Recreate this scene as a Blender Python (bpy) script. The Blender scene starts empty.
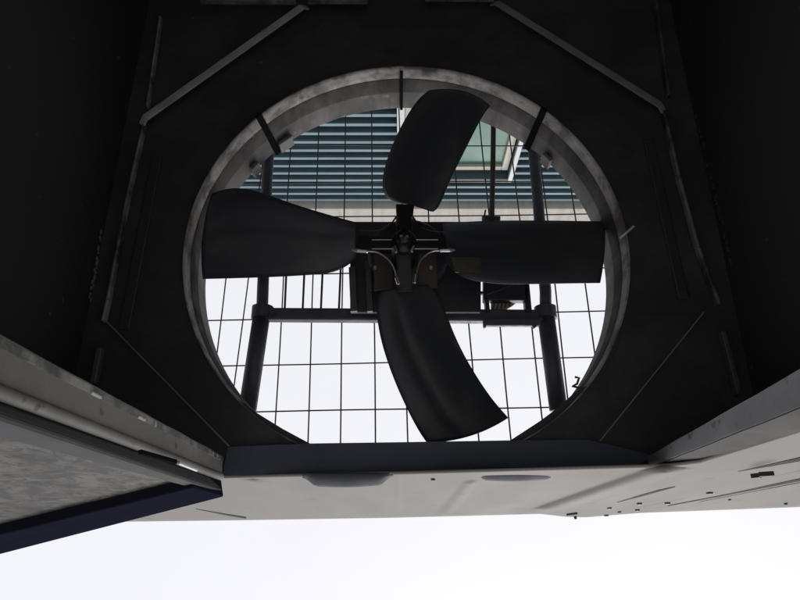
import bpy, bmesh, math, random
from mathutils import Vector, Matrix
random.seed(7)
S = bpy.context.scene
C = S.collection
PI = math.pi

# ------------------------------------------------------------------ camera model
F = 625.0                         # focal length in pixels of the 800 px wide photo
T = math.radians(21.8)            # the camera looks up, 21.8 degrees off the zenith
c, s = math.cos(T), math.sin(T)

def ray(px, py):
    dx = (px - 400) / F; dy = (300 - py) / F
    return Vector((dx, -s - c * dy, c - s * dy))
def P(px, py, Z):                 # point of the world at height Z seen at a place of the photo
    d = ray(px, py)
    return d * (Z / d.z)
def PP(px, py, p0, n):            # same on any plane
    d = ray(px, py)
    return d * (Vector(p0).dot(Vector(n)) / d.dot(Vector(n)))

# ------------------------------------------------------------------ materials
def newmat(name):
    m = bpy.data.materials.new(name); m.use_nodes = True
    nt = m.node_tree
    return m, nt, nt.nodes['Principled BSDF']
def mat(name, col, rough=.5, metal=0, var=.25, scale=14, stretch=(1, 1, 1), bump=.0, bscale=60,
        col2=None, thr=(.45, .7), spec=.5, speck=None, sthr=(.68, .72), sscale=120):
    m, nt, b = newmat(name)
    N = nt.nodes; L = nt.links
    tc = N.new('ShaderNodeTexCoord'); mp = N.new('ShaderNodeMapping')
    mp.inputs['Scale'].default_value = stretch
    L.new(tc.outputs['Object'], mp.inputs[0])
    no = N.new('ShaderNodeTexNoise'); no.inputs['Scale'].default_value = scale
    no.inputs['Detail'].default_value = 8; no.inputs['Roughness'].default_value = .65
    L.new(mp.outputs[0], no.inputs['Vector'])
    r = N.new('ShaderNodeValToRGB')
    r.color_ramp.elements[0].position = thr[0]; r.color_ramp.elements[1].position = thr[1]
    c2 = col2 if col2 else tuple(x * (1 - var) for x in col)
    r.color_ramp.elements[0].color = (*col, 1); r.color_ramp.elements[1].color = (*c2, 1)
    L.new(no.outputs['Fac'], r.inputs[0])
    last = r.outputs[0]
    if speck:
        n3 = N.new('ShaderNodeTexNoise'); n3.inputs['Scale'].default_value = sscale; n3.inputs['Detail'].default_value = 5
        L.new(tc.outputs['Object'], n3.inputs['Vector'])
        mr = N.new('ShaderNodeMapRange'); mr.inputs[1].default_value = sthr[0]; mr.inputs[2].default_value = sthr[1]
        L.new(n3.outputs['Fac'], mr.inputs[0])
        mx = N.new('ShaderNodeMixRGB'); mx.inputs[2].default_value = (*speck, 1)
        L.new(mr.outputs[0], mx.inputs[0]); L.new(last, mx.inputs[1]); last = mx.outputs[0]
    L.new(last, b.inputs['Base Color'])
    n4 = N.new('ShaderNodeTexNoise'); n4.inputs['Scale'].default_value = scale * 2.3; n4.inputs['Detail'].default_value = 6
    L.new(mp.outputs[0], n4.inputs['Vector'])
    rr = N.new('ShaderNodeMapRange'); rr.inputs[3].default_value = max(.05, rough - .14); rr.inputs[4].default_value = min(1, rough + .14)
    L.new(n4.outputs['Fac'], rr.inputs[0]); L.new(rr.outputs[0], b.inputs['Roughness'])
    b.inputs['Metallic'].default_value = metal
    b.inputs['Specular IOR Level'].default_value = spec
    if bump:
        n2 = N.new('ShaderNodeTexNoise'); n2.inputs['Scale'].default_value = bscale; n2.inputs['Detail'].default_value = 6
        L.new(mp.outputs[0], n2.inputs['Vector'])
        bp = N.new('ShaderNodeBump'); bp.inputs['Strength'].default_value = bump; bp.inputs['Distance'].default_value = .004
        L.new(n2.outputs['Fac'], bp.inputs['Height']); L.new(bp.outputs[0], b.inputs['Normal'])
    return m

M = {}
M['deck'] = mat('black_sheet', (.038, .039, .044), .6, col2=(.07, .069, .07), thr=(.45,.72), scale=7, bump=.12, bscale=40, spec=.3, speck=(.20, .19, .18), sthr=(.735, .78), sscale=60)
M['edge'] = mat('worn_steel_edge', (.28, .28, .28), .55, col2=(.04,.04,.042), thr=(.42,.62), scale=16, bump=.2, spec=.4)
M['strap'] = mat('strap_steel', (.52, .52, .525), .5, var=.35, scale=22, metal=.2)
M['blade'] = mat('blade_black', (.042, .046, .058), .40, col2=(.080, .072, .066), thr=(.50, .74), scale=8, speck=(.12, .11, .10), sthr=(.72, .78), sscale=50, stretch=(1,1,1), bump=.08, spec=.45)
M['hub'] = mat('hub_black', (.012, .012, .013), .35, var=.2, spec=.5)
M['chrome'] = mat('bright_steel', (.52, .52, .54), .32, metal=1, var=.2, scale=40)
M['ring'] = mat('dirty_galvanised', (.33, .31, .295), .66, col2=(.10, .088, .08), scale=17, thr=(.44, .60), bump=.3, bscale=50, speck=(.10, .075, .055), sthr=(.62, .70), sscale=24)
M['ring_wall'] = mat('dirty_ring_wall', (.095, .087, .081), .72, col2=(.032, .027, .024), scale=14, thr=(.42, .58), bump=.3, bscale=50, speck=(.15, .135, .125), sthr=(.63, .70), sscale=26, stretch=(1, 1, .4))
M['pole'] = mat('pole_steel', (.08, .083, .10), .5, var=.35, scale=30, bump=.1)
M['rod'] = mat('rusty_rod', (.06, .055, .05), .7, col2=(.07, .05, .038), scale=60)
M['wire'] = mat('guard_wire', (.075, .075, .08), .5, var=.3)
M['matt'] = mat('matt_black', (.012, .012, .013), .95, var=.2, spec=.0)
M['motor'] = mat('motor_dark', (.03, .03, .037), .5, var=-.4, scale=20, bump=.1)
M['plate'] = mat('olive_sheen', (.085, .075, .045), .5, col2=(.045,.042,.036), scale=24, speck=(.5, .16, .05), sthr=(.66, .72), sscale=26)  # brown sheen of the right blade root, put into a colour
M['rust'] = mat('red_brown_primer', (.085, .058, .047), .6, col2=(.06, .045, .04), scale=24)
M['tan'] = mat('tan_plate', (.62, .50, .38), .6, var=.2, scale=60)
M['paint'] = mat('light_grey_paint', (.30, .289, .272), .8, var=.10, scale=5, stretch=(1, 1, .35), bump=.0, spec=.25, speck=(.235, .22, .20), sthr=(.62, .78), sscale=22)
M['mould'] = mat('mouldy_edge_paint', (.20, .195, .17), .7, col2=(.045, .045, .04), scale=26, thr=(.40, .58), bump=.3, speck=(.36, .35, .32), sthr=(.66, .70), sscale=60)
M['jamb'] = mat('grimy_grey_paint', (.145, .142, .130), .7, spec=.25, col2=(.085, .081, .07), scale=8, thr=(.40, .75), bump=.06, bscale=40, speck=(.05, .045, .04), sthr=(.66, .71), sscale=46)
M['stile'] = mat('grey_paint_stile', (.066, .068, .070), .8, spec=.2, var=.15, scale=10, speck=(.08, .075, .07), sthr=(.72, .76), sscale=30)
M['lip_shade'] = mat('lip_shade_dark', (.014, .015, .026), .95, var=.2, scale=20, spec=.0)  # near-black colour carries the shade on the door lip
M['groove'] = mat('dark_joint_and_shade', (.03, .03, .036), .8, var=.2, spec=.2)  # dark joints, and the shade painted in beside the door stile
M['screw'] = mat('dark_screw', (.03, .03, .035), .5, metal=.4)
M['white'] = mat('pale_metal', (.36, .35, .33), .45, var=.25, scale=40)
M['beige'] = mat('beige_render', (.52, .49, .45), .85, var=.22, scale=2.4, stretch=(5, 1, .5), bump=.1, bscale=20)
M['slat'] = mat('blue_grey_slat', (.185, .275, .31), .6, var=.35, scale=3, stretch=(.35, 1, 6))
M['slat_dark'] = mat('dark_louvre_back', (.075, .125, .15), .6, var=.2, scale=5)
M['frame'] = mat('window_frame', (.62, .63, .62), .5, var=.08)
M['frame_in'] = mat('window_inner_frame', (.52, .50, .42), .5, var=.1)
M['pane'] = mat('green_glass', (.07, .19, .145), .35, var=.12, scale=1.2, spec=.2)
M['ground'] = mat('concrete', (.40, .39, .37), .9, var=.2, scale=2.5, bump=.3, bscale=20)

# mottled inside face of the door
def mottled():
    m, nt, b = newmat('mottled_door_face'); N = nt.nodes; L = nt.links
    tc = N.new('ShaderNodeTexCoord'); mp = N.new('ShaderNodeMapping')
    mp.inputs['Scale'].default_value = (1.0, 1.0, .30)
    mp.inputs['Rotation'].default_value = (0, .25, 0)
    L.new(tc.outputs['Object'], mp.inputs[0])
    def noise(sc, d, di=0):
        n = N.new('ShaderNodeTexNoise'); n.inputs['Scale'].default_value = sc; n.inputs['Detail'].default_value = d
        n.inputs['Roughness'].default_value = .68; n.inputs['Distortion'].default_value = di
        L.new(mp.outputs[0], n.inputs['Vector']); return n
    a = noise(44, 10, .7); d = noise(95, 9, .9); e = noise(12, 5)
    r1 = N.new('ShaderNodeValToRGB')
    for e_, (p, col) in zip([r1.color_ramp.elements[0], r1.color_ramp.elements[1]], [(.34, (.125, .110, .086, 1)), (.60, (.07, .062, .05, 1))]):
        e_.position = p; e_.color = col
    L.new(e.outputs['Fac'], r1.inputs[0])
    r2 = N.new('ShaderNodeMapRange'); r2.inputs[1].default_value = .43; r2.inputs[2].default_value = .60
    L.new(a.outputs['Fac'], r2.inputs[0])
    r3 = N.new('ShaderNodeMapRange'); r3.inputs[1].default_value = .50; r3.inputs[2].default_value = .57
    L.new(d.outputs['Fac'], r3.inputs[0])
    m1 = N.new('ShaderNodeMixRGB'); m1.inputs[2].default_value = (.026, .023, .018, 1)
    L.new(r2.outputs[0], m1.inputs[0]); L.new(r1.outputs[0], m1.inputs[1])
    m2 = N.new('ShaderNodeMixRGB'); m2.inputs[2].default_value = (.012, .013, .012, 1)
    L.new(r3.outputs[0], m2.inputs[0]); L.new(m1.outputs[0], m2.inputs[1])
    L.new(m2.outputs[0], b.inputs['Base Color']); b.inputs['Roughness'].default_value = .7
    bp = N.new('ShaderNodeBump'); bp.inputs['Strength'].default_value = .25; bp.inputs['Distance'].default_value = .004
    L.new(a.outputs['Fac'], bp.inputs['Height']); L.new(bp.outputs[0], b.inputs['Normal'])
    return m
M['mottled'] = mottled()
# fins of the coil: dense fine lines in the surface
def coil_mat():
    m, nt, b = newmat('black_coil_fins'); N = nt.nodes; L = nt.links
    tc = N.new('ShaderNodeTexCoord')
    w = N.new('ShaderNodeTexWave'); w.wave_type = 'BANDS'; w.bands_direction = 'Y'
    w.inputs['Scale'].default_value = 55; w.inputs['Distortion'].default_value = 1.2; w.inputs['Detail'].default_value = 3
    L.new(tc.outputs['Object'], w.inputs['Vector'])
    n = N.new('ShaderNodeTexNoise'); n.inputs['Scale'].default_value = 60; n.inputs['Detail'].default_value = 6
    L.new(tc.outputs['Object'], n.inputs['Vector'])
    mr = N.new('ShaderNodeMapRange'); mr.inputs[1].default_value = .70; mr.inputs[2].default_value = .78
    L.new(n.outputs['Fac'], mr.inputs[0])
    mx = N.new('ShaderNodeMixRGB'); mx.inputs[1].default_value = (.034, .034, .037, 1); mx.inputs[2].default_value = (.16, .15, .14, 1)
    L.new(mr.outputs[0], mx.inputs[0]); L.new(mx.outputs[0], b.inputs['Base Color'])
    b.inputs['Roughness'].default_value = .8; b.inputs['Specular IOR Level'].default_value = .2
    bp = N.new('ShaderNodeBump'); bp.inputs['Strength'].default_value = .07; bp.inputs['Distance'].default_value = .004
    L.new(w.outputs['Fac'], bp.inputs['Height']); L.new(bp.outputs[0], b.inputs['Normal'])
    return m
M['coil'] = coil_mat()

# ------------------------------------------------------------------ building blocks
def link(name, bm, m, parent=None, smooth=False):
    me = bpy.data.meshes.new(name)
    bmesh.ops.recalc_face_normals(bm, faces=bm.faces)
    bm.to_mesh(me); bm.free()
    if smooth:
        for p in me.polygons: p.use_smooth = True
    me.materials.append(M[m] if isinstance(m, str) else m)
    o = bpy.data.objects.new(name, me); C.objects.link(o)
    if parent: 
        o.parent = parent
        if parent.type == 'EMPTY' or True:
            o.matrix_parent_inverse = world_of(parent).inverted()
    return o
def world_of(o):
    w = Matrix.LocRotScale(o.location, o.rotation_euler, o.scale)
    return (world_of(o.parent) @ o.matrix_parent_inverse @ w) if o.parent else w
def thing(name, label, cat, loc=(0, 0, 0), group=None):
    o = bpy.data.objects.new(name, None); C.objects.link(o)
    o.location = loc; o.empty_display_size = .05
    o['label'] = label; o['category'] = cat
    if group: o['group'] = group
    return o
def bevel(o, w=.002, n=2):
    md = o.modifiers.new('bevel', 'BEVEL'); md.width = w; md.segments = n; md.limit_method = 'ANGLE'
    return o
def thick(o, t, off=1):
    md = o.modifiers.new('solid', 'SOLIDIFY'); md.thickness = t; md.offset = off
    return o
def box(bm, a, b):
    x0, y0, z0 = a; x1, y1, z1 = b
    v = [bm.verts.new(p) for p in ((x0,y0,z0),(x1,y0,z0),(x1,y1,z0),(x0,y1,z0),(x0,y0,z1),(x1,y0,z1),(x1,y1,z1),(x0,y1,z1))]
    for f in ((0,3,2,1),(4,5,6,7),(0,1,5,4),(1,2,6,5),(2,3,7,6),(3,0,4,7)): bm.faces.new([v[i] for i in f])
    return bm
def tube(bm, pts, r, n=10, cap=True):
    pts = [Vector(p) for p in pts]; rs = r if isinstance(r, (list, tuple)) else [r] * len(pts)
    rings = []; up = None
    for i, p in enumerate(pts):
        d = (pts[min(i + 1, len(pts) - 1)] - pts[max(i - 1, 0)]).normalized()
        if up is None:
            up = d.orthogonal().normalized()
        up = (up - d * up.dot(d)).normalized(); w = d.cross(up)
        rings.append([bm.verts.new(p + (up * math.cos(2*PI*k/n) + w * math.sin(2*PI*k/n)) * rs[i]) for k in range(n)])
    for a, b in zip(rings, rings[1:]):
        for k in range(n): bm.faces.new((a[k], a[(k+1)%n], b[(k+1)%n], b[k]))
    if cap:
        bm.faces.new(rings[0][::-1]); bm.faces.new(rings[-1])
    return bm
def bar(bm, a, b, w, h, up=(0, 0, 1)):     # rectangular bar from a to b
    a, b = Vector(a), Vector(b); d = (b - a).normalized(); up = Vector(up)
    sd = d.cross(up).normalized(); up = sd.cross(d).normalized()
    v = []
    for p in (a, b):
        for i, j in ((-1,-1),(1,-1),(1,1),(-1,1)): v.append(bm.verts.new(p + sd * (i*w/2) + up * (j*h/2)))
    for f in ((3,2,1,0),(4,5,6,7),(0,1,5,4),(1,2,6,5),(2,3,7,6),(3,0,4,7)): bm.faces.new([v[i] for i in f])
    return bm
def lathe(bm, prof, cx, cy, n=96, closed=False):
    rings = [[bm.verts.new((cx + r * math.cos(2*PI*k/n), cy + r * math.sin(2*PI*k/n), z)) for k in range(n)] for r, z in prof]
    seq = list(zip(rings, rings[1:]))
    if closed: seq.append((rings[-1], rings[0]))
    for a, b in seq:
        for k in range(n): bm.faces.new((a[k], a[(k+1)%n], b[(k+1)%n], b[k]))
    return rings
def poly(bm, pts, t=0, up=(0, 0, 1)):      # a flat sheet with thickness t along up
    u = Vector(up) * t
    a = [bm.verts.new(Vector(p)) for p in pts]
    if not t:
        bm.faces.new(a); return bm
    b = [bm.verts.new(Vector(p) + u) for p in pts]
    bm.faces.new(a[::-1]); bm.faces.new(b)
    n = len(a)
    for k in range(n): bm.faces.new((a[k], a[(k+1)%n], b[(k+1)%n], b[k]))
    return bm
B = bmesh.new

# ------------------------------------------------------------------ ground
g = B(); poly(g, [(-300,-300,-1.25),(300,-300,-1.25),(300,300,-1.25),(-300,300,-1.25)])
o = link('ground', g, 'ground'); o['kind'] = 'structure'

# ------------------------------------------------------------------ building seen through the fan opening
YB = -4.0
bld = thing('building', 'building facade of blue grey louvres with a pale parapet, seen through the fan opening', 'building', (0, YB, -1.25))
zpar0 = 4 / math.tan(math.radians(30.75)); zpar1 = 4 / math.tan(math.radians(27.2))
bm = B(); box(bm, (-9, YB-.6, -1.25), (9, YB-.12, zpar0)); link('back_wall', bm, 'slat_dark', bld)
bm = B()
box(bm, (-9, YB-.6, zpar0+.005), (9, YB+.10, zpar1))
bevel(link('parapet', bm, 'beige', bld), .01)
bm = B()
wx0, wx1, wz0, wz1 = -.03, 1.29, 4.0, 6.20
pitch = .1455; z = zpar0 - .10
prof = [(.035, -.012), (.035, .030), (-.115, .085), (-.115, .073)]   # lip in front, blade rising to the back
while z > 2.0:
    for a, b in ([(-9, 9)] if z - .03 > wz1 else [(-9, wx0), (wx1, 9)]):
        vs = [[bm.verts.new((x, YB + y, z + dz)) for y, dz in prof] for x in (a, b)]
        for k in range(4): bm.faces.new((vs[0][k], vs[0][(k+1)%4], vs[1][(k+1)%4], vs[1][k]))
        bm.faces.new(vs[0][::-1]); bm.faces.new(vs[1])
    z -= pitch
link('louvre', bm, 'slat', bld)
bm = B()                                    # window: outer casing, inner frame, pane
for a, b in (((wx0, YB+.03, wz0), (wx0+.075, YB+.06, wz1)), ((wx1-.05, YB+.03, wz0), (wx1, YB+.06, wz1)), ((wx0+.075, YB+.03, wz1-.035), (wx1-.05, YB+.06, wz1))): box(bm, a, b)
win = link('window', bm, 'frame', bld); bevel(win, .006)
bm = B()
for a, b in (((wx0+.004, YB-.115, wz0), (wx0+.07, YB+.028, wz1-.004)), ((wx1-.046, YB-.115, wz0), (wx1-.004, YB+.028, wz1-.004)), ((wx0+.072, YB-.115, wz1-.030), (wx1-.048, YB+.028, wz1-.004))): box(bm, a, b)
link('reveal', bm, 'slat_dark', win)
bm = B()
for a, b in (((wx0+.077, YB-.11, wz0), (wx0+.14, YB-.02, wz1-.13)), ((wx1-.135, YB-.11, wz0), (wx1-.063, YB-.02, wz1-.13)), ((wx0+.142, YB-.11, wz1-.20), (wx1-.137, YB-.022, wz1-.13))): box(bm, a, b)
bevel(link('frame', bm, 'frame_in', win), .005)
bm = B(); box(bm, (wx0+.14, YB-.10, wz0), (wx1-.135, YB-.06, wz1-.20)); link('pane', bm, 'pane', win)

# ------------------------------------------------------------------ the housing
CX, CY, RR = .011, -.503, .386
ZD = .99
unit = thing('cooling_unit', 'dark metal cooling unit housing with a round fan opening and pale grey fascia', 'cooling unit', (0, -.6, -1.25))
X0, X1, Y0, Y1 = -.565, .605, -1.15, -.115
# roof plate with a round hole
bm = B(); n = 96
inner = [bm.verts.new((CX + (RR+.004) * math.cos(2*PI*k/n), CY + (RR+.004) * math.sin(2*PI*k/n), ZD)) for k in range(n)]
outer = []
for k in range(n):
    a = 2*PI*k/n; dx, dy = math.cos(a), math.sin(a)
    t = min(((X1-CX)/dx if dx > 1e-6 else 1e9), ((X0-CX)/dx if dx < -1e-6 else 1e9), ((-.120-CY)/dy if dy > 1e-6 else 1e9), ((Y0-CY)/dy if dy < -1e-6 else 1e9))
    outer.append(bm.verts.new((CX + dx*t, CY + dy*t, ZD)))
for k in range(n): bm.faces.new((inner[k], inner[(k+1)%n], outer[(k+1)%n], outer[k]))
deck = link('roof_plate', bm, 'deck', unit); thick(deck, .003, -1)
rib_m = mat('rib_paint', (.036, .037, .041), .5, var=.3, scale=30)
for a, b in (((157,158),(124,330)), ((648,140),(684,300))):
    bm = B(); bar(bm, P(*a,ZD-.004), P(*b,ZD-.004), .020, .006); bevel(link('stiffening_rib', bm, rib_m, unit), .0025)
# fan ring
bm = B()
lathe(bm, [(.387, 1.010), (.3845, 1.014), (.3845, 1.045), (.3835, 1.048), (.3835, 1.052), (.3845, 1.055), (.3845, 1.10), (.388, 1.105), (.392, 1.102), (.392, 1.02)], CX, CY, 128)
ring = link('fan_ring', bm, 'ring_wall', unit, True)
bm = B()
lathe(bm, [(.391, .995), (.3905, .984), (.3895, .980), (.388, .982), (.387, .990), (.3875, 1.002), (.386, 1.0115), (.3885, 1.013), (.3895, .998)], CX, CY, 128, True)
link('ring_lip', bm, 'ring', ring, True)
bm = B()                                    # overlapping joint of the ring and flat clips around it
def ring_clip(bm, ang, w, z0, z1, rad=.3825, t=.004):
    ca, sa = math.cos(ang), math.sin(ang); ctr = Vector((CX + rad*ca, CY + rad*sa, 0)); tv = Vector((-sa, ca, 0)); nv = Vector((ca, sa, 0))
    pts = [ctr - tv*w/2 + Vector((0,0,z0)), ctr + tv*w/2 + Vector((0,0,z0)), ctr + tv*w/2 + Vector((0,0,z1)), ctr - tv*w/2 + Vector((0,0,z1))]
    poly(bm, pts, t, -nv)
ring_clip(bm, math.radians(-91.2), .006, .985, 1.10)
link('ring_joint', bm, 'matt', ring)
for px, py, w in ((288, 139, .034), (246, 156, .022), (548, 153, .024)):
    q = P(px, py, 1.06); a = math.atan2(q.y - CY, q.x - CX)
    bm = B(); ring_clip(bm, a, w, 1.075, 1.107, .3825, .008); bevel(link('ring_clip', bm, mat('clip_metal', (.16,.15,.14), .6, var=.4, scale=40), ring), .002)
bm = B()                                    # bent wire tab at the right of the ring
tube(bm, [P(620,238,.985), P(626,233,.975), P(634,226,.97)], .0022, 6); link('bent_tab', bm, 'strap', ring)
bm = B(); tube(bm, [P(592,386,1.0), P(584,389,1.0), P(572,386,1.0), P(577,384,1.0), P(579,378,1.0), P(575,377,1.0)], .0022, 6); link('bent_tab', bm, 'pole', ring)

# edge angles where the roof meets the side walls, and the diagonal straps
def edge_angle(pxs, name, w, m='edge'):
    bm = B(); pts = [P(*p, ZD-.012) for p in pxs]
    for a, b in zip(pts, pts[1:]): bar(bm, a, b, w, .014)
    return bevel(link(name, bm, m, unit), .002)
edge_angle([(161,18),(148,108)], 'edge_angle', .0045)
edge_angle([(145,124),(128,200),(109,300),(104,322)], 'edge_angle', .0055)
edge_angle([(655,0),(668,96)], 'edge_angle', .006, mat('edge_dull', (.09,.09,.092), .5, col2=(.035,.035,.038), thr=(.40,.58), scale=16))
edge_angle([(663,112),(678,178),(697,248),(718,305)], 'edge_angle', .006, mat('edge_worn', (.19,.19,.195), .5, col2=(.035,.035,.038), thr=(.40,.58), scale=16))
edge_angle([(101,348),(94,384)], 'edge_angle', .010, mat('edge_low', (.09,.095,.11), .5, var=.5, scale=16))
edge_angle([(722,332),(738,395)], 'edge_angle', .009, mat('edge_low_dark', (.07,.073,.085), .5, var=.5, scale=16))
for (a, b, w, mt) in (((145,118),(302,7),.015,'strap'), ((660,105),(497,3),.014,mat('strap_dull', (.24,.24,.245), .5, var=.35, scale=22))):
    bm = B(); bar(bm, P(*a, .965), P(*b, .965), w, .004)
    for q, d in ((a, b), (b, a)):           # flattened ends with a bolt
        A, Bp = P(*q, .965), P(*d, .965); u = (Bp - A).normalized()
        bar(bm, A - u*.012 + Vector((0,0,.010)), A + Vector((0,0,.0)), w*.9, .004)
    st = link('corner_strap', bm, mt, unit); bevel(st, .001)
for (a, b) in (((106,321),(229,446)), ((704,312),(600,441))):
    A, Bq = P(*a, .965), P(*b, .965)
    bm = B(); bar(bm, A, Bq, .0022, .002); bevel(link('corner_strap', bm, mat('strap_dark', (.22,.225,.24), .5, var=.3), unit), .001)
# side walls: finned coils
for sx, xt, xb in ((-1, -.527, -.50), (1, .567, .53)):
    bm = B()
    poly(bm, [(xt, Y0, ZD), (xt, -.135, ZD), (xb, -.135, -.6), (xb, Y0, -.6)], .04, (sx, 0, 0))
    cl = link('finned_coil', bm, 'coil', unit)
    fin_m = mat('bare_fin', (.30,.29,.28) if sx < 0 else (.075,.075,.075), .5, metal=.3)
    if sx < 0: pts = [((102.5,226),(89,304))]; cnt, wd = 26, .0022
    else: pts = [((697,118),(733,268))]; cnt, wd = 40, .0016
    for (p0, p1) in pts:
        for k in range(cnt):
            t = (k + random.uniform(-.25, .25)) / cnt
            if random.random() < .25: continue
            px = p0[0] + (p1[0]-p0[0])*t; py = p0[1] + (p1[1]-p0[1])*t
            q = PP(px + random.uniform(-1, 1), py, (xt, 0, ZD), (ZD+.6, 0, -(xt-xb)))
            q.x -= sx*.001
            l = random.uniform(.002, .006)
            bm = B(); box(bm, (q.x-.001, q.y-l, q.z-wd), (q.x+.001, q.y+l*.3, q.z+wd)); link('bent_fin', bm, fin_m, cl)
# rear wall and rear beam
Y0 = -1.13
bm = B(); poly(bm, [(X0-.03, Y0, ZD), (X1+.03, Y0, ZD), (X1+.03, Y0, -.6), (X0-.03, Y0, -.6)], .02, (0, -1, 0)); link('rear_wall', bm, 'deck', unit)
rb_m = mat('rear_beam_paint', (.26,.25,.235), .6, var=.8, scale=20, thr=(.35,.6))
for a, b, w in (((200,1),(296,1.5),.008), ((308,-.5),(368,-.5),.016), ((425,-3),(494,-2.5),.014)):
    bm = B(); bar(bm, P(*a,ZD-.03), P(*b,ZD-.03), w, .012); bevel(link('rear_beam', bm, rb_m, unit), .002)
# front beam under the roof, its inner edge cut at the corners
bm = B()
pts = [(226,391),(240,400),(257,413),(283,429),(310,443.5),(410,442),(510,440.5),(540,421),(560,406),(576,391),(600,379),(617,350),(625,318),(652,314),(702,314),(652,461),(640,465),(560,468.5),(480,470.5),(400,472),(300,474.5),(222,476),(205,455),(106,322),(150,316),(184,318),(194,350),(208,376)]
poly(bm, [P(*p, .9855) for p in pts], .002)
link('corner_gusset', bm, 'deck', unit)
bm = B(); poly(bm, [P(*p, .975) for p in ((228,447),(310,443.4),(410,442),(510,440.3),(590,440),(652,455),(640,465),(560,468.5),(480,470.5),(400,472),(300,474.5),(222,476))], .003)
link('front_beam', bm, mat('front_beam_haze', (.060, .069, .10), .6, var=-.25, scale=7, bump=.1, bscale=40, spec=.3), unit)  # navy tone is lens haze put into the beam colour
# fascia above the beam (pressed grey sheet, leaning out a little)
FP = Vector((0, -.107, .96)); FT = Vector((0, -.0725, 1.45)); FN = Vector((0, .49, -.0345)).normalized()
def FQ(px, py, off=0): return PP(px, py, FP + FN*off, FN)
top = [(-150,524),(60,521),(120,520),(240,518.5),(390,516),(540,512),(566,515),(585,515.5),(640,511),(800,505),(860,503),(1040,498)]
bot = [(-150,440),(60,440),(222,475.2),(400,471.2),(640,464.5),(668,463.6),(700,459.5),(800,428),(860,409.5),(1040,356)]
def interp(pl, x):
    for a, b in zip(pl, pl[1:]):
        if a[0] <= x <= b[0]: return a[1] + (b[1]-a[1])*(x-a[0])/(b[0]-a[0])
    return pl[-1][1] if x > pl[-1][0] else pl[0][1]
def seg_d(x, y, a, b):
    ax, ay = a; bx, by = b; L2 = (bx-ax)**2 + (by-ay)**2
    t = max(0, min(1, ((x-ax)*(bx-ax) + (y-ay)*(by-ay))/L2))
    return math.hypot(x-ax-(bx-ax)*t, (y-ay-(by-ay)*t)), t
def relief(x, y):
    # pressed wedges: each swells out gently from one line to the next and drops back sharply
    d = 0
    for (a0, a1), (b0, b1), h, w in ((((232,476),(300,511)), ((250,474),(322,506)), .0035, .9), (((462,478),(436,511)), ((474,478),(448,508)), .004, .5),
                                  (((640,466),(528,507)), ((676,467),(552,505)), .009, .6)):
        ta = (y-a0[1])/(a1[1]-a0[1]); tb = ta
        xa = a0[0]+(a1[0]-a0[0])*ta; xb = b0[0]+(b1[0]-b0[0])*tb
        e = max(0, min(1, min(ta+.03, 1.12-ta)/.12))
        u = (x-xa)/(xb-xa)
        if 0 < u <= 1: d += h*e*u*u*(3-2*u)
        elif 1 < u < 1+w: d += h*e*(1-(u-1)/w)
    d += .0006*math.exp(-((x-398)/2.5)**2)
    return d
bm = B(); NX, NY = 600, 60; gr = []
for i in range(NX+1):
    x = -150 + 1190*i/NX; col = []
    yb, yt = interp(bot, x), interp(top, x)
    for j in range(NY+1):
        y = yb + (yt-yb)*(j/NY)
        q = FQ(x, y, relief(x, y)*min(1, max(0, (y-yb)/3)) + .0003*math.sin(x*.045))
        col.append(bm.verts.new(q))
    gr.append(col)
for i in range(NX):
    for j in range(NY): bm.faces.new((gr[i][j], gr[i+1][j], gr[i+1][j+1], gr[i][j+1]))
bmesh.ops.recalc_face_normals(bm, faces=bm.faces)
fascia = link('fascia', bm, 'paint', unit, True)
md = fascia.modifiers.new('solid', 'SOLIDIFY'); md.thickness = .004; md.offset = -1
for x0, x1, ya, yb in ((303,393,476,486), (472,561,470.5,480)):       # dark curved tabs added as the shade in pressed recesses of the edge
    bm = B(); rows = []
    for k in range(25):
        u = k/24; e = min(1, min(u, 1-u)/.16); e = e*e*(3-2*e)
        y1 = ya + (yb-ya)*e - 3*(2*u-1)**2*e - 1.5*(u-.5); y0 = ya - 3; row = []
        for j in range(9):
            v = j/8; row.append(bm.verts.new(P(x0+(x1-x0)*u, y0+(y1-y0)*v,   .954 + .036*max(0, v-.2)**1.7)))
        rows.append(row)
    for a, b in zip(rows, rows[1:]):
        for j in range(8): bm.faces.new((a[j], b[j], b[j+1], a[j+1]))
    thick(link('recess_shade', bm, mat('recess_shade_dark', (.045,.05,.06), .8, var=.2), fascia, True), .002, -1)
# joints of the fascia, rubber strips and folded covers
def strip(pts, wpx, m='groove', name='joint', off=.0045, t=.004):
    bm = B(); rows = []
    for (x, y, w) in pts: rows.append((FQ(x, y-w/2, off), FQ(x, y+w/2, off)))
    v = [[bm.verts.new(p), bm.verts.new(q), bm.verts.new(q-FN*t), bm.verts.new(p-FN*t)] for p, q in rows]
    for a, b in zip(v, v[1:]):
        for k in range(4): bm.faces.new((a[k], a[(k+1)%4], b[(k+1)%4], b[k]))
    bm.faces.new(v[0][::-1]); bm.faces.new(v[-1])
    return link(name, bm, m, fascia)
strip([(617,502.5,.5),(640,496.2,1.6),(660,490.7,1.6),(675,487,.5)], 0)
strip([(738,471.5,.5),(770,465.5,2.2),(800,459.5,3.8),(850,450,5),(1035,411,8)], 0)
strip([(668,506,.5),(720,496,1.4),(800,480,2.4),(850,470,3),(1035,433,5)], 0)
strip([(196,509,.5),(225,514.5,1.2),(246,518,1.6)], 0)
strip([(640,508.0,1),(668,503,2),(720,491.5,3),(800,473,5),(850,462,6),(1035,420,9)], 0, 'paint', 'joint_cover', .004, .003)
strip([(700,503,2),(800,485.5,5),(850,477.5,6),(1035,446,9)], 0, 'paint', 'joint_cover', .005, .004)
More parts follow.
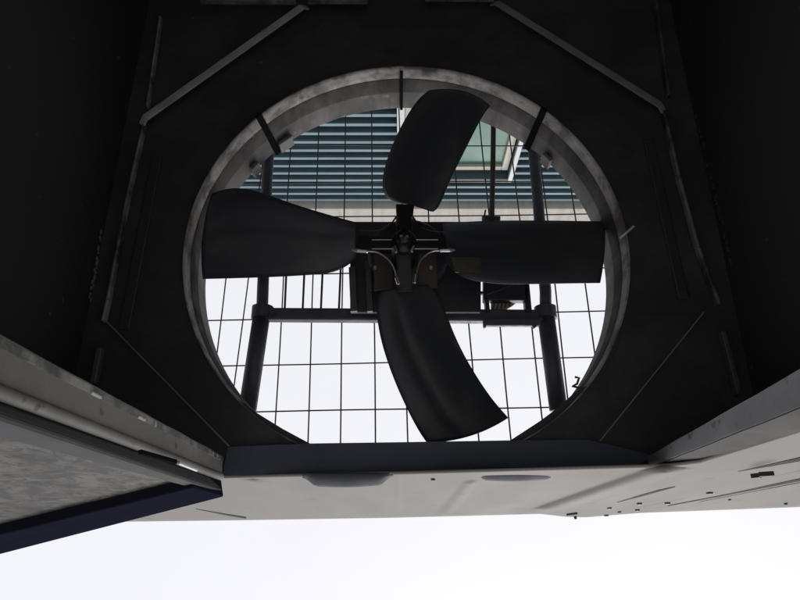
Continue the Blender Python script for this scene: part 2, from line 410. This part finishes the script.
def screw(px, py, r=.0045, long=.007, parent=None, m='screw'):
    q = FQ(px, py); bm = B()
    tube(bm, [q - FN*.002, q + FN*long*.5, q + FN*long], [r*.9, r*.9, r*.65], 8)
    return link('screw', bm, m, parent or fascia)
for px, py, r in ((433,476,.0042),(609,505.5,.006),(639,501,.0065),(637,507.5,.006),(667,500.5,.007),(709,490,.0075),(729,496.5,.004),(785,501,.004),(606,513,.007),(619,509.5,.005)):
    screw(px, py, r)
screw(575, 514.5, .004, .010); bm = B(); tube(bm, [FQ(567,514.8,.006), FQ(577,513.4,.006)], .002, 6); link('cable_tie', bm, 'screw', fascia)
bm = B(); bar(bm, FQ(752,476.5,.016), FQ(760,475.5,.016), .010, .006, FN); lt = link('latch', bm, 'screw', fascia)
bm = B(); bar(bm, FQ(759,474.5,.016), FQ(774,473.5,.016), .005, .006, FN); link('latch_tongue', bm, 'screw', fascia)

# ---- right side of the opening: folded edges
def vline(pt, ztop, pb, zend):
    A = P(*pt, ztop); d = ray(*pb); zb = A.x / (d.x/d.z); Bq = d * (zb/d.z)
    u = (Bq - A) / (A.z - Bq.z)
    return A, A + u * (A.z - zend)
def sheet(name, la, lb, m, nseg=24, t=.003, wob=.0003):
    bm = B(); rows = []
    for k in range(nseg+1):
        f = k/nseg
        a = la[0].lerp(la[1], f); b = lb[0].lerp(lb[1], f)
        w = Vector((0, math.sin(k*1.7)*wob, 0))
        rows.append([bm.verts.new(a + w), bm.verts.new(b + w)])
    for a, b in zip(rows, rows[1:]): bm.faces.new((a[0], b[0], b[1], a[1]))
    o = link(name, bm, m, unit); thick(o, t, 0); return o
R1 = vline((648,457), .958, (800,370), .02); R2 = vline((650,467), .958, (800,407), .02)
sheet('opening_edge', R1, R2, mat('grimy_edge_paint', (.20,.205,.215), .5, col2=(.13,.13,.135), scale=9, thr=(.4,.7), speck=(.09,.085,.08), sthr=(.64,.7), sscale=40))
sheet('opening_edge', (R2[0], R2[1]), (P(676,466.5,.958), vline((688,464.5), .956, (800,431.5), .02)[1]), mat('grey_fold_paint', (.105,.102,.098), .85, spec=.1, var=.2, scale=9, speck=(.07,.065,.06), sthr=(.68,.72), sscale=34))
# ---- left side of the opening: jamb with a rolled edge
L1 = vline((222,456), .958, (0,336), .02); L2 = vline((221,474), .958, (0,386), .02)
sheet('door_jamb', L1, L2, 'jamb', 30)
sheet('jamb_lip', (L1[0]+Vector((.002,.002,.0)), L1[1]+Vector((.002,.002,0))), (L1[0].lerp(L2[0],.22)+Vector((.002,.002,0)), L1[1].lerp(L2[1],.20)+Vector((.002,.002,0))), 'mould', 30, .002)
Lr0 = L2[0] + Vector((0, .004, 0)); Lr1 = L2[1] + Vector((0, .004, 0))
bm = B(); tube(bm, [Lr0.lerp(Lr1, k/20) for k in range(21)], .0055, 12); link('rolled_edge', bm, 'jamb', unit, True)
for px, py in ((96,391.5),(139,416.5)):
    q = P(px, py, .6); u = (L1[1]-L1[0]).normalized()
    fz = L1[0]; dq = ray(px, py)
    f = min((k/200 for k in range(201)), key=lambda f: ((L1[0].lerp(L1[1], f)*.8+L2[0].lerp(L2[1], f)*.2).normalized()-dq.normalized()).length)
    a = L1[0].lerp(L1[1], f)*.8 + L2[0].lerp(L2[1], f)*.2
    bm = B(); bar(bm, a - u*.010 + Vector((.001,.001,0)), a + u*.010 + Vector((.001,.001,0)), .005, .003, (0,1,0)); bevel(link('jamb_clip', bm, 'white', unit), .001)

# ------------------------------------------------------------------ fan
fan = thing('axial_fan', 'black four-bladed axial fan hanging inside the round metal ring', 'fan', P(405,243,1.0))
HX, HY = P(405,243,1.0).xy
ZB = 1.03
def resample(pl, n):
    L = [0]
    for a, b in zip(pl, pl[1:]): L.append(L[-1] + math.hypot(b[0]-a[0], b[1]-a[1]))
    out = []
    for k in range(n+1):
        d = L[-1]*k/n
        for i in range(len(pl)-1):
            if d <= L[i+1] + 1e-9:
                t = (d-L[i])/(L[i+1]-L[i]); out.append((pl[i][0]+(pl[i+1][0]-pl[i][0])*t, pl[i][1]+(pl[i+1][1]-pl[i][1])*t)); break
    return out
def smooth_pl(pl, it=3):
    for _ in range(it):
        q = [pl[0]]
        for a, b in zip(pl, pl[1:]):
            q += [(a[0]*.75+b[0]*.25, a[1]*.75+b[1]*.25), (a[0]*.25+b[0]*.75, a[1]*.25+b[1]*.75)]
        pl = q + [pl[-1]]
    return pl
def blade(e0, e1, ax, sg, bt=0, br=0, k=.36, camber=.9):
    # e0, e1: the two long edges from root to tip; the chord rises along axis ax with sign sg
    n, m_ = 40, 16
    A = resample(smooth_pl(e0), n); Bq = resample(smooth_pl(e1), n)
    bm = B(); gr = []
    for i in range(n+1):
        t = i/n; row = []
        kk = k*(1.25 - .5*t)
        for j in range(m_+1):
            u = j/m_
            x = A[i][0]+(Bq[i][0]-A[i][0])*u; y = A[i][1]+(Bq[i][1]-A[i][1])*u
            ux, uy = (A[n][0]+Bq[n][0]-A[0][0]-Bq[0][0])/2, (A[n][1]+Bq[n][1]-A[0][1]-Bq[0][1])/2
            l = math.hypot(ux, uy); ux /= l; uy /= l
            bulge = 4*u*(1-u)*(bt*t**8 - br*(1-t)**8)
            x += ux*bulge; y += uy*bulge
            Z = ZB
            for _ in range(6):
                q = P(x, y, Z); h = (q.y-HY) if ax == 'y' else (q.x-HX)
                if ax == 'x': h -= .0
                h = max(-.1, min(.1, h))
                Z = ZB + sg*kk*h + camber*(u-.5)**2*.06 + .0045*math.exp(-((u-.30-.12*t)/.075)**2)*min(1, t/.2)*min(1, (1-t)/.12)
            row.append(bm.verts.new(P(x, y, Z)))
        gr.append(row)
    for i in range(n):
        for j in range(m_): bm.faces.new((gr[i][j], gr[i+1][j], gr[i+1][j+1], gr[i][j+1]))
    o = link('blade', bm, 'blade', fan, True); thick(o, .0028, 0)
    return o
blade([(357,223),(330,215.5),(300,206.5),(270,196),(248,189),(228,188.5),(212,194)],
      [(357,257),(347,266),(332,273),(300,275.5),(270,277),(235,278.2),(203,279)], 'y', 1, bt=5)
right_blade = blade([(443,224),(470,222),(500,221),(550,221),(605,222)],
      [(443,258),(452,270),(464,278),(482,282),(502,284),(530,284),(560,283.5),(600,283)], 'y', -1, bt=2)
blade([(396,202),(385,197),(382,182),(387,160),(397,135),(410,111),(421,97),(429,91)],
      [(428,209),(434,213),(441,203),(448,185),(460,160),(474,132),(483,115),(490,106)], 'x', -1, bt=8, br=-1)
blade([(381,292),(376,299),(377,320),(382,345),(392,375),(405,405),(418,430),(427,443)],
      [(430,286),(437,291),(446,315),(458,345),(475,375),(492,400),(508,418)], 'x', 1, bt=6, br=3)
bm = B()                                    # olive-brown sheet standing in for the sheen at the right blade's root
pz = lambda x, y: min(v.co.z for v in right_blade.data.vertices if (v.co - P(x, y, v.co.z)).length < .012) - .004
zz = [pz(x, y) for x, y in ((452,257),(480,258),(480,272),(455,271))]
poly(bm, [P(x, y, z) for (x, y), z in zip(((451,257),(481,257.5),(481,273),(455,272)), zz)], .002)
link('root_sheen', bm, 'plate', right_blade)  # 'plate' is the painted sheen colour, not a real plate
# hub: boss, four arms, rims of the arms, clamps, bolts, bent rods
ZH = .985
bm = B(); prof = [(.0005,ZH-.018),(.011,ZH-.018),(.014,ZH-.014),(.014,ZH),(.021,ZH+.002),(.023,ZH+.006),(.023,ZH+.10)]
h = P(404,240,ZH); lathe(bm, prof, h.x, h.y, 32); hub = link('hub', bm, 'hub', fan, True)
for p in ((401,236),(407,236.5)): 
    q = P(*p, ZH-.020); bm = B(); tube(bm, [q, q+Vector((0,0,.004))], .0026, 8); link('grub_screw', bm, 'chrome', hub)
bm = B(); tube(bm, [P(401,237,ZH-.0195), P(404,239.5,ZH-.0195), P(407,237,ZH-.0195)], .0017, 6)
link('shaft_end', bm, 'chrome', hub)
for tipp, w0, w1 in (((405,204),.040,.034), ((405,292),.036,.030), ((357,243),.034,.032), ((446,243),.034,.032)):
    a = P(404,243,ZH+.012); b = P(*tipp, ZH+.022); d = (b-a).normalized(); sd = d.cross(Vector((0,0,1))).normalized()
    bm = B(); poly(bm, [a-sd*w0/2*.75, a+d*(b-a).length*.45-sd*w0/2*.7, b-sd*w1/2, b+sd*w1/2, a+d*(b-a).length*.45+sd*w0/2*.7, a+sd*w0/2*.75], .005, (0,0,1))
    bevel(link('arm', bm, 'hub', fan), .0015)
for sx in (-1, 1):                          # raised rims along the side arms
    x0, x1 = (396, 372) if sx < 0 else (413, 438)
    for y in (239.8, 248.8):
        bm = B(); tube(bm, [P(x0,y,ZH+.004), P(x1,y,ZH+.008)], .0013, 8); link('arm_rim', bm, mat('dull_steel_rim', (.5,.5,.5), .35, metal=.8) , hub)
def rod(pts, r, m, name='bent_rod'):
    pl = smooth_pl(pts, 3); bm = B(); n = len(pl)
    tube(bm, [P(x, y, ZH-.004) for x, y in pl], r, 8); return link(name, bm, m, fan, True)
rod([(368,251.2),(379,252),(391,261),(396,272),(398,284)], .0016, 'chrome')
rod([(441,250.3),(431,251),(421,259),(417,268),(416,281)], .0015, 'chrome')
rod([(360,230),(378,231),(390,226),(396,217)], .0016, 'hub'); rod([(448,232),(430,231),(419,226),(413,217)], .0016, 'hub')
for p0, p1, r in (((356,250.5),(368,251.4),.0034), ((439,250.4),(451,250.2),.0032), ((396.5,277),(399,285),.0036), ((415.5,274),(414.5,284),.0036), ((394.5,246),(396.5,253),.003), ((414,246),(411,252),.003)):
    bm = B(); A, Bq = P(*p0, ZH-.004), P(*p1, ZH-.004); tube(bm, [A, A.lerp(Bq,.1), A.lerp(Bq,.9), Bq], [r*.7, r, r, r*.7], 10); link('clamp', bm, 'chrome', fan)
for p in ((397.2,219),(412.5,219)):
    q = P(*p, ZH-.0); bm = B(); tube(bm, [q-Vector((0,0,.006)), q-Vector((0,0,.003)), q+Vector((0,0,.02))], [.0014,.0026,.0026], 8); link('bolt', bm, 'chrome', fan)
for p in ((375,267),(431,267)):
    q = P(*p, 1.055); bm = B(); tube(bm, [q, q+Vector((0,0,.02))], .003, 8); link('stud', bm, 'strap', fan)
for a, b in (((352,250),(357,250.6)), ((455,250),(450,250.2))):
    bm = B(); tube(bm, [P(*a,ZH), P(*b,ZH-.004)], [.001,.004], 8); link('clamp_point', bm, 'strap', fan)

# ------------------------------------------------------------------ motor and what carries it
ZP = 1.13
mf = thing('motor_frame', 'dark steel tube frame with two long poles carrying the fan motor across the ring', 'motor frame', P(400,315,ZP))
for pts in (((270.5,128),(267,180),(262.5,300),(247,413)), ((531,124),(537,190),(545.5,292),(558.5,410))):
    mid = (pts[2][0]-.5*(pts[0][0] < 400), 313)
    bm = B(); tube(bm, [P(*p, ZP) for p in pts[:3]] + [P(*mid, ZP)], .0115, 16); link('pole', bm, 'pole', mf, True)
    bm = B(); tube(bm, [P(*mid, ZP), P(*pts[3], ZP)], .0165, 16); link('pole', bm, 'pole', mf, True)
    l = pts[0][0] < 400; a = P(*((258,116) if l else (543,111)), .98); b = P(*((273,145) if l else (531.5,141)), 1.09)
    aa, ab = math.atan2(a.y-CY, a.x-CX), math.atan2(b.y-CY, b.x-CX)
    a = Vector((CX+.3875*math.cos(aa), CY+.3875*math.sin(aa), .976)); b = Vector((CX+.3805*math.cos(ab), CY+.3805*math.sin(ab), 1.104))
    rn = Vector((a.x-CX, a.y-CY, 0)).normalized()
    bm = B(); bar(bm, a, b, .013, .005, rn); link('bracket', bm, 'matt', mf)
    q = P(pts[2][0], 313, ZP); bm = B(); tube(bm, [q + Vector((0,.012,0)), q - Vector((0,.012,0))], .021, 16); link('collar', bm, 'pole', mf)
bm = B(); bar(bm, P(262,315,ZP-.002), P(548,317,ZP-.002), .024, .022); bevel(link('cross_bar', bm, 'pole', mf), .003)
bm = B(); bar(bm, P(262,229,ZP-.002), P(541,229,ZP-.002), .024, .022); bevel(link('cross_bar', bm, 'pole', mf), .003)
bm = B(); tube(bm, [P(493.5,118,ZP), P(493,160,ZP), P(491.5,232,ZP)], .0058, 10); link('thin_rod', bm, 'rod', mf, True)
bm = B(); tube(bm, [P(484,218,ZP-.01), P(485.5,210,ZP-.01)], .0018, 6); link('clip_pin', bm, 'motor', mf)
bm = B(); tube(bm, [P(482,219,ZP), P(500,219,ZP)], .006, 8); link('rod_clip', bm, 'motor', mf)
for px in (272, 545):
    bm = B(); tube(bm, [P(px,313,ZP-.012), P(px+3,316,ZP-.012)], .005, 8); link('bolt', bm, 'pole', mf)

mo = thing('fan_motor', 'dark fan motor with a flat mounting plate hidden behind the fan hub', 'motor', P(412,262,1.06))
bm = B(); q = P(408,262,1.11); lathe(bm, [(.0005,1.07),(.07,1.07),(.078,1.08),(.08,1.20),(.07,1.21),(.0005,1.215)], q.x, q.y, 40); link('motor_body', bm, 'motor', mo, True)
bm = B(); poly(bm, [P(x,y,1.098) for x, y in ((350,222),(481,222),(481,312),(350,312))], .012); bevel(link('mounting_plate', bm, 'motor', mo), .002)
for a, b, w in (((352,268),(354,312),.012), ((368,262),(370,312),.010)):
    bm = B(); bar(bm, P(*a,1.088), P(*b,1.088), w, .011); link('plate_rib', bm, 'pole', mo)
for pl in (((374,254),(392,254),(393,288),(374,290)), ((418,254),(436,254),(437,288),(418,288))):
    bm = B(); poly(bm, [P(x,y,1.060) for x, y in pl], .006); link('painted_pad', bm, 'rust', mo)

jb = thing('switch_box', 'small open dark box with a striped tan plate, mounted right of the fan motor', 'box', P(508,300,1.11))
bm = B()
poly(bm, [P(x,y,1.11) for x, y in ((483.5,272),(530,272),(528,300),(483.5,300))], .02)
bar(bm, P(486,299,1.12), P(487.5,313,1.12), .008, .02); bar(bm, P(525,280,1.12), P(528,313,1.12), .012, .02)
bevel(link('case', bm, 'motor', jb), .002)
bm = B(); bar(bm, P(483,323,1.10), P(540,323,1.10), .013, .012); bar(bm, P(484,325,1.10), P(485,328,1.10), .005, .01); bar(bm, P(536,325,1.10), P(533,328,1.10), .005, .01); bevel(link('lower_lip', bm, 'pole', jb), .002)
bm = B(); poly(bm, [P(x,y,1.13) for x, y in ((491,300),(520,300),(512,306),(506,309.5),(491,310))], .004); link('tan_plate', bm, 'tan', jb)
for k in range(5): bm = B(); bar(bm, P(495+k*4,300,1.125), P(493+k*4,310-k*.8,1.125), .0022, .003); link('stripe', bm, 'rod', jb)
bm = B(); tube(bm, [P(488,294,1.10), P(500,290,1.10), P(514,284,1.10)], .0012, 6); link('cable', bm, 'pole', jb)
bm = B(); tube(bm, [P(482,292,1.105), P(482,294.5,1.105)], .004, 8); link('knob', bm, 'motor', jb)

# ------------------------------------------------------------------ wire guard over the ring
ZG = 1.165
gd = thing('fan_guard', 'thin wire mesh guard stretched above the round fan opening', 'fan guard', (CX, CY, ZG))
GX0, GX1, GY0, GY1 = -.445, .462, -.99, -.112
def clipc(x0, y0, x1, y1):
    dx, dy = x1-x0, y1-y0
    if abs(dy) > abs(dx): ts = [(GY0-y0)/dy, (GY1-y0)/dy]
    else: ts = [(GX0-x0)/dx, (GX1-x0)/dx]
    return [(x0+dx*t, y0+dy*t) for t in ts]
def guard_wire(p, q, z, r=.0015, name='wire'):
    a, b = P(*p, z), P(*q, z); cl = clipc(a.x, a.y, b.x, b.y)
    if not cl: return
    bm = B(); N_ = 14; pts = []
    ph = random.random()*6
    for k in range(N_+1):
        t = k/N_; x = cl[0][0]+(cl[1][0]-cl[0][0])*t; y = cl[0][1]+(cl[1][1]-cl[0][1])*t
        w = .0012*math.sin(ph+t*7)*math.sin(PI*t)
        dx, dy = (cl[1][0]-cl[0][0]), (cl[1][1]-cl[0][1]); l = math.hypot(dx, dy)
        pts.append((x-dy/l*w, y+dx/l*w, z))
    tube(bm, pts, r, 6); link(name, bm, 'wire', gd, True)
cols = [((265,145),(240,340)),((223,300),(217,350)),((291,145),(275,425)),((318,145),(309,409)),((345,145),(341,409)),((372,145),(375,409)),
        ((399,110),(407,409)),((429,215),(440,430)),((456,178),(477,421)),((481,136.5),(511,439)),((510.5,143),(542.5,420)),((539,150),(567,390)),((568,170),(594.5,351))]
for p, q in cols: guard_wire(p, q, ZG)
rows = [((300,145),(560,146)),((300,183),(560,181)),((430,216),(590,214)),((205,320.5),(600,311)),((222,366),(591,357.5)),((257,412),(550,407)),((205,277),(600,268))]
for p, q in rows: guard_wire(p, q, ZG-.0027)
for x0 in (285.3, 303.3, 321.5, 339.5, 357.5):        # closer bars beside the motor
    bm = B(); tube(bm, [P(x0+1.5,262,1.14), P(x0-.8,314,1.14)], .0022, 8); link('inner_bar', bm, 'wire', gd, True)
for a, b in (((GX0,GY0),(GX1,GY0)), ((GX1,GY0),(GX1,GY1)), ((GX1,GY1),(GX0,GY1)), ((GX0,GY1),(GX0,GY0))):
    bm = B(); tube(bm, [(*a, ZG-.001), (*b, ZG-.001)], .004, 8); link('rim', bm, 'wire', gd, True)
for a in ((GX0,GY0),(GX1,GY0),(GX1,GY1-.01),(GX0,GY1-.01)):
    bm = B(); tube(bm, [(*a, .994), (*a, ZG)], .004, 8); link('post', bm, 'wire', gd)

# ------------------------------------------------------------------ door swung open on the left
A = P(222,489.5,.958); E = P(0,546.5,.958); dh = (E - A); dh.z = 0; dh.normalize()
DN = Vector((dh.y, -dh.x, 0)); 
if DN.y < 0: DN = -DN
door = thing('access_door', 'grey access door swung open at left with a grimy mottled face and dark shaded edge', 'door', (A.x, A.y, .0))
def DQ(px, py, off=0): return PP(px, py, A + DN*off, DN)
def dpoint(u, z, off=0): 
    q = A + dh*u + DN*off; q.z = z; return q
W, ZL = .75, -.25
bm = B(); poly(bm, [dpoint(.008,.957,-.003), dpoint(W,.957,-.003), dpoint(W,ZL,-.003), dpoint(.008,ZL,-.003)], .03, -DN); link('panel', bm, 'mottled', door)
sq0, sq1 = DQ(178,481), DQ(0,432)
sw0 = (sq0-A).dot(dh); sw1 = (sq1-A).dot(dh)
f = (sw1-sw0)/(sq1.z-sq0.z)
bm = B(); poly(bm, [dpoint(.0,.957,.005), dpoint(max(.01, sw0+f*(.957-sq0.z)),.957,.005), dpoint(max(.01, sw0+f*(ZL-sq0.z)),ZL,.005), dpoint(.0,ZL,.005)], .008, -DN)
bevel(link('hinge_stile', bm, 'stile', door), .003)
ga, gb = A + Vector((0,0,0)), A.copy()
bm = B(); poly(bm, [Lr0 + Vector((-.001,.007,0)), Lr1 + Vector((-.001,.007,0)), dpoint(.001, Lr1.z, -.0015), dpoint(.001, .952, -.0015)]); thick(link('hinge_shade', bm, 'groove', door), .002, 0)  # dark strip painted in for the shadow between rolled edge and stile
l0, l1 = DQ(192,486.5,.008), DQ(0,533.5,.008)
bm = B(); pa, pb = dpoint(.0, .962,.010), dpoint(W,.962,.010)
za = l0.z; ua = (l0-A).dot(dh); zb = l1.z; ub = (l1-A).dot(dh); kz = (zb-za)/(ub-ua)
poly(bm, [pa, pb, dpoint(W, za+kz*(W-ua),.010), dpoint(ua, za,.010), dpoint(.0, .952,.010)], .045, -DN); bevel(link('shaded_lip', bm, 'lip_shade', door), .002)  # door lip, its shade painted as a near-black colour
bm = B()
for k in range(1):
    a, b = DQ(178,462.5,.012), DQ(197,470,.012); bar(bm, a, b, .004, .004, DN)
bevel(link('hinge_pin', bm, 'white', door), .002)
bm = B(); a, b = DQ(140,452,.010), DQ(176,462,.010); bar(bm, a, b, .003, .004, DN); link('hinge_gap', bm, 'matt', door)

# ------------------------------------------------------------------ camera
cam = bpy.data.cameras.new('camera'); co = bpy.data.objects.new('camera', cam); C.objects.link(co)
cam.sensor_width = 36; cam.lens = 36 * F / 800; cam.clip_start = .01; cam.clip_end = 2000
co.matrix_world = Matrix(((1, 0, 0, 0), (0, -c, s, 0), (0, -s, -c, 0), (0, 0, 0, 1)))
S.camera = co

# ------------------------------------------------------------------ light: bright overcast sky
EL, AZ = math.radians(58), math.radians(25)      # azimuth from +Y towards +X
w = bpy.data.worlds.new('World'); S.world = w; w.use_nodes = True
N = w.node_tree.nodes; L = w.node_tree.links
bg = N['Background']; bg.inputs['Strength'].default_value = .12
sky = N.new('ShaderNodeTexSky'); sky.sky_type = 'NISHITA'; sky.sun_disc = False
sky.sun_elevation = EL; sky.sun_rotation = AZ; sky.dust_density = 4; sky.air_density = 1.0
hs = N.new('ShaderNodeHueSaturation'); hs.inputs['Saturation'].default_value = .25
L.new(sky.outputs[0], hs.inputs['Color'])
tc = N.new('ShaderNodeTexCoord'); no = N.new('ShaderNodeTexNoise'); no.inputs['Scale'].default_value = 1.6; no.inputs['Detail'].default_value = 6
L.new(tc.outputs['Generated'], no.inputs['Vector'])
mr = N.new('ShaderNodeMapRange'); mr.inputs[3].default_value = .92; mr.inputs[4].default_value = 1.06
L.new(no.outputs['Fac'], mr.inputs[0])
mx = N.new('ShaderNodeMixRGB'); mx.blend_type = 'MULTIPLY'; mx.inputs[0].default_value = 1
cl = N.new('ShaderNodeMixRGB'); cl.inputs[0].default_value = .88; cl.inputs[2].default_value = (3.4, 3.39, 3.6, 1)   # closed cloud layer
L.new(hs.outputs[0], cl.inputs[1]); L.new(cl.outputs[0], mx.inputs[1]); L.new(mr.outputs[0], mx.inputs[2]); L.new(mx.outputs[0], bg.inputs['Color'])
sun = bpy.data.lights.new('sun', 'SUN'); so = bpy.data.objects.new('sun', sun); C.objects.link(so)
sun.energy = .5; sun.angle = math.radians(25); sun.color = (1, .97, .93)
dv = Vector((math.cos(EL)*math.sin(AZ), math.cos(EL)*math.cos(AZ), math.sin(EL)))
so.rotation_euler = dv.to_track_quat('Z', 'Y').to_euler()
S.view_settings.view_transform = 'Standard'; S.view_settings.look = 'None'
S.view_settings.exposure = 1.2; S.view_settings.gamma = 1
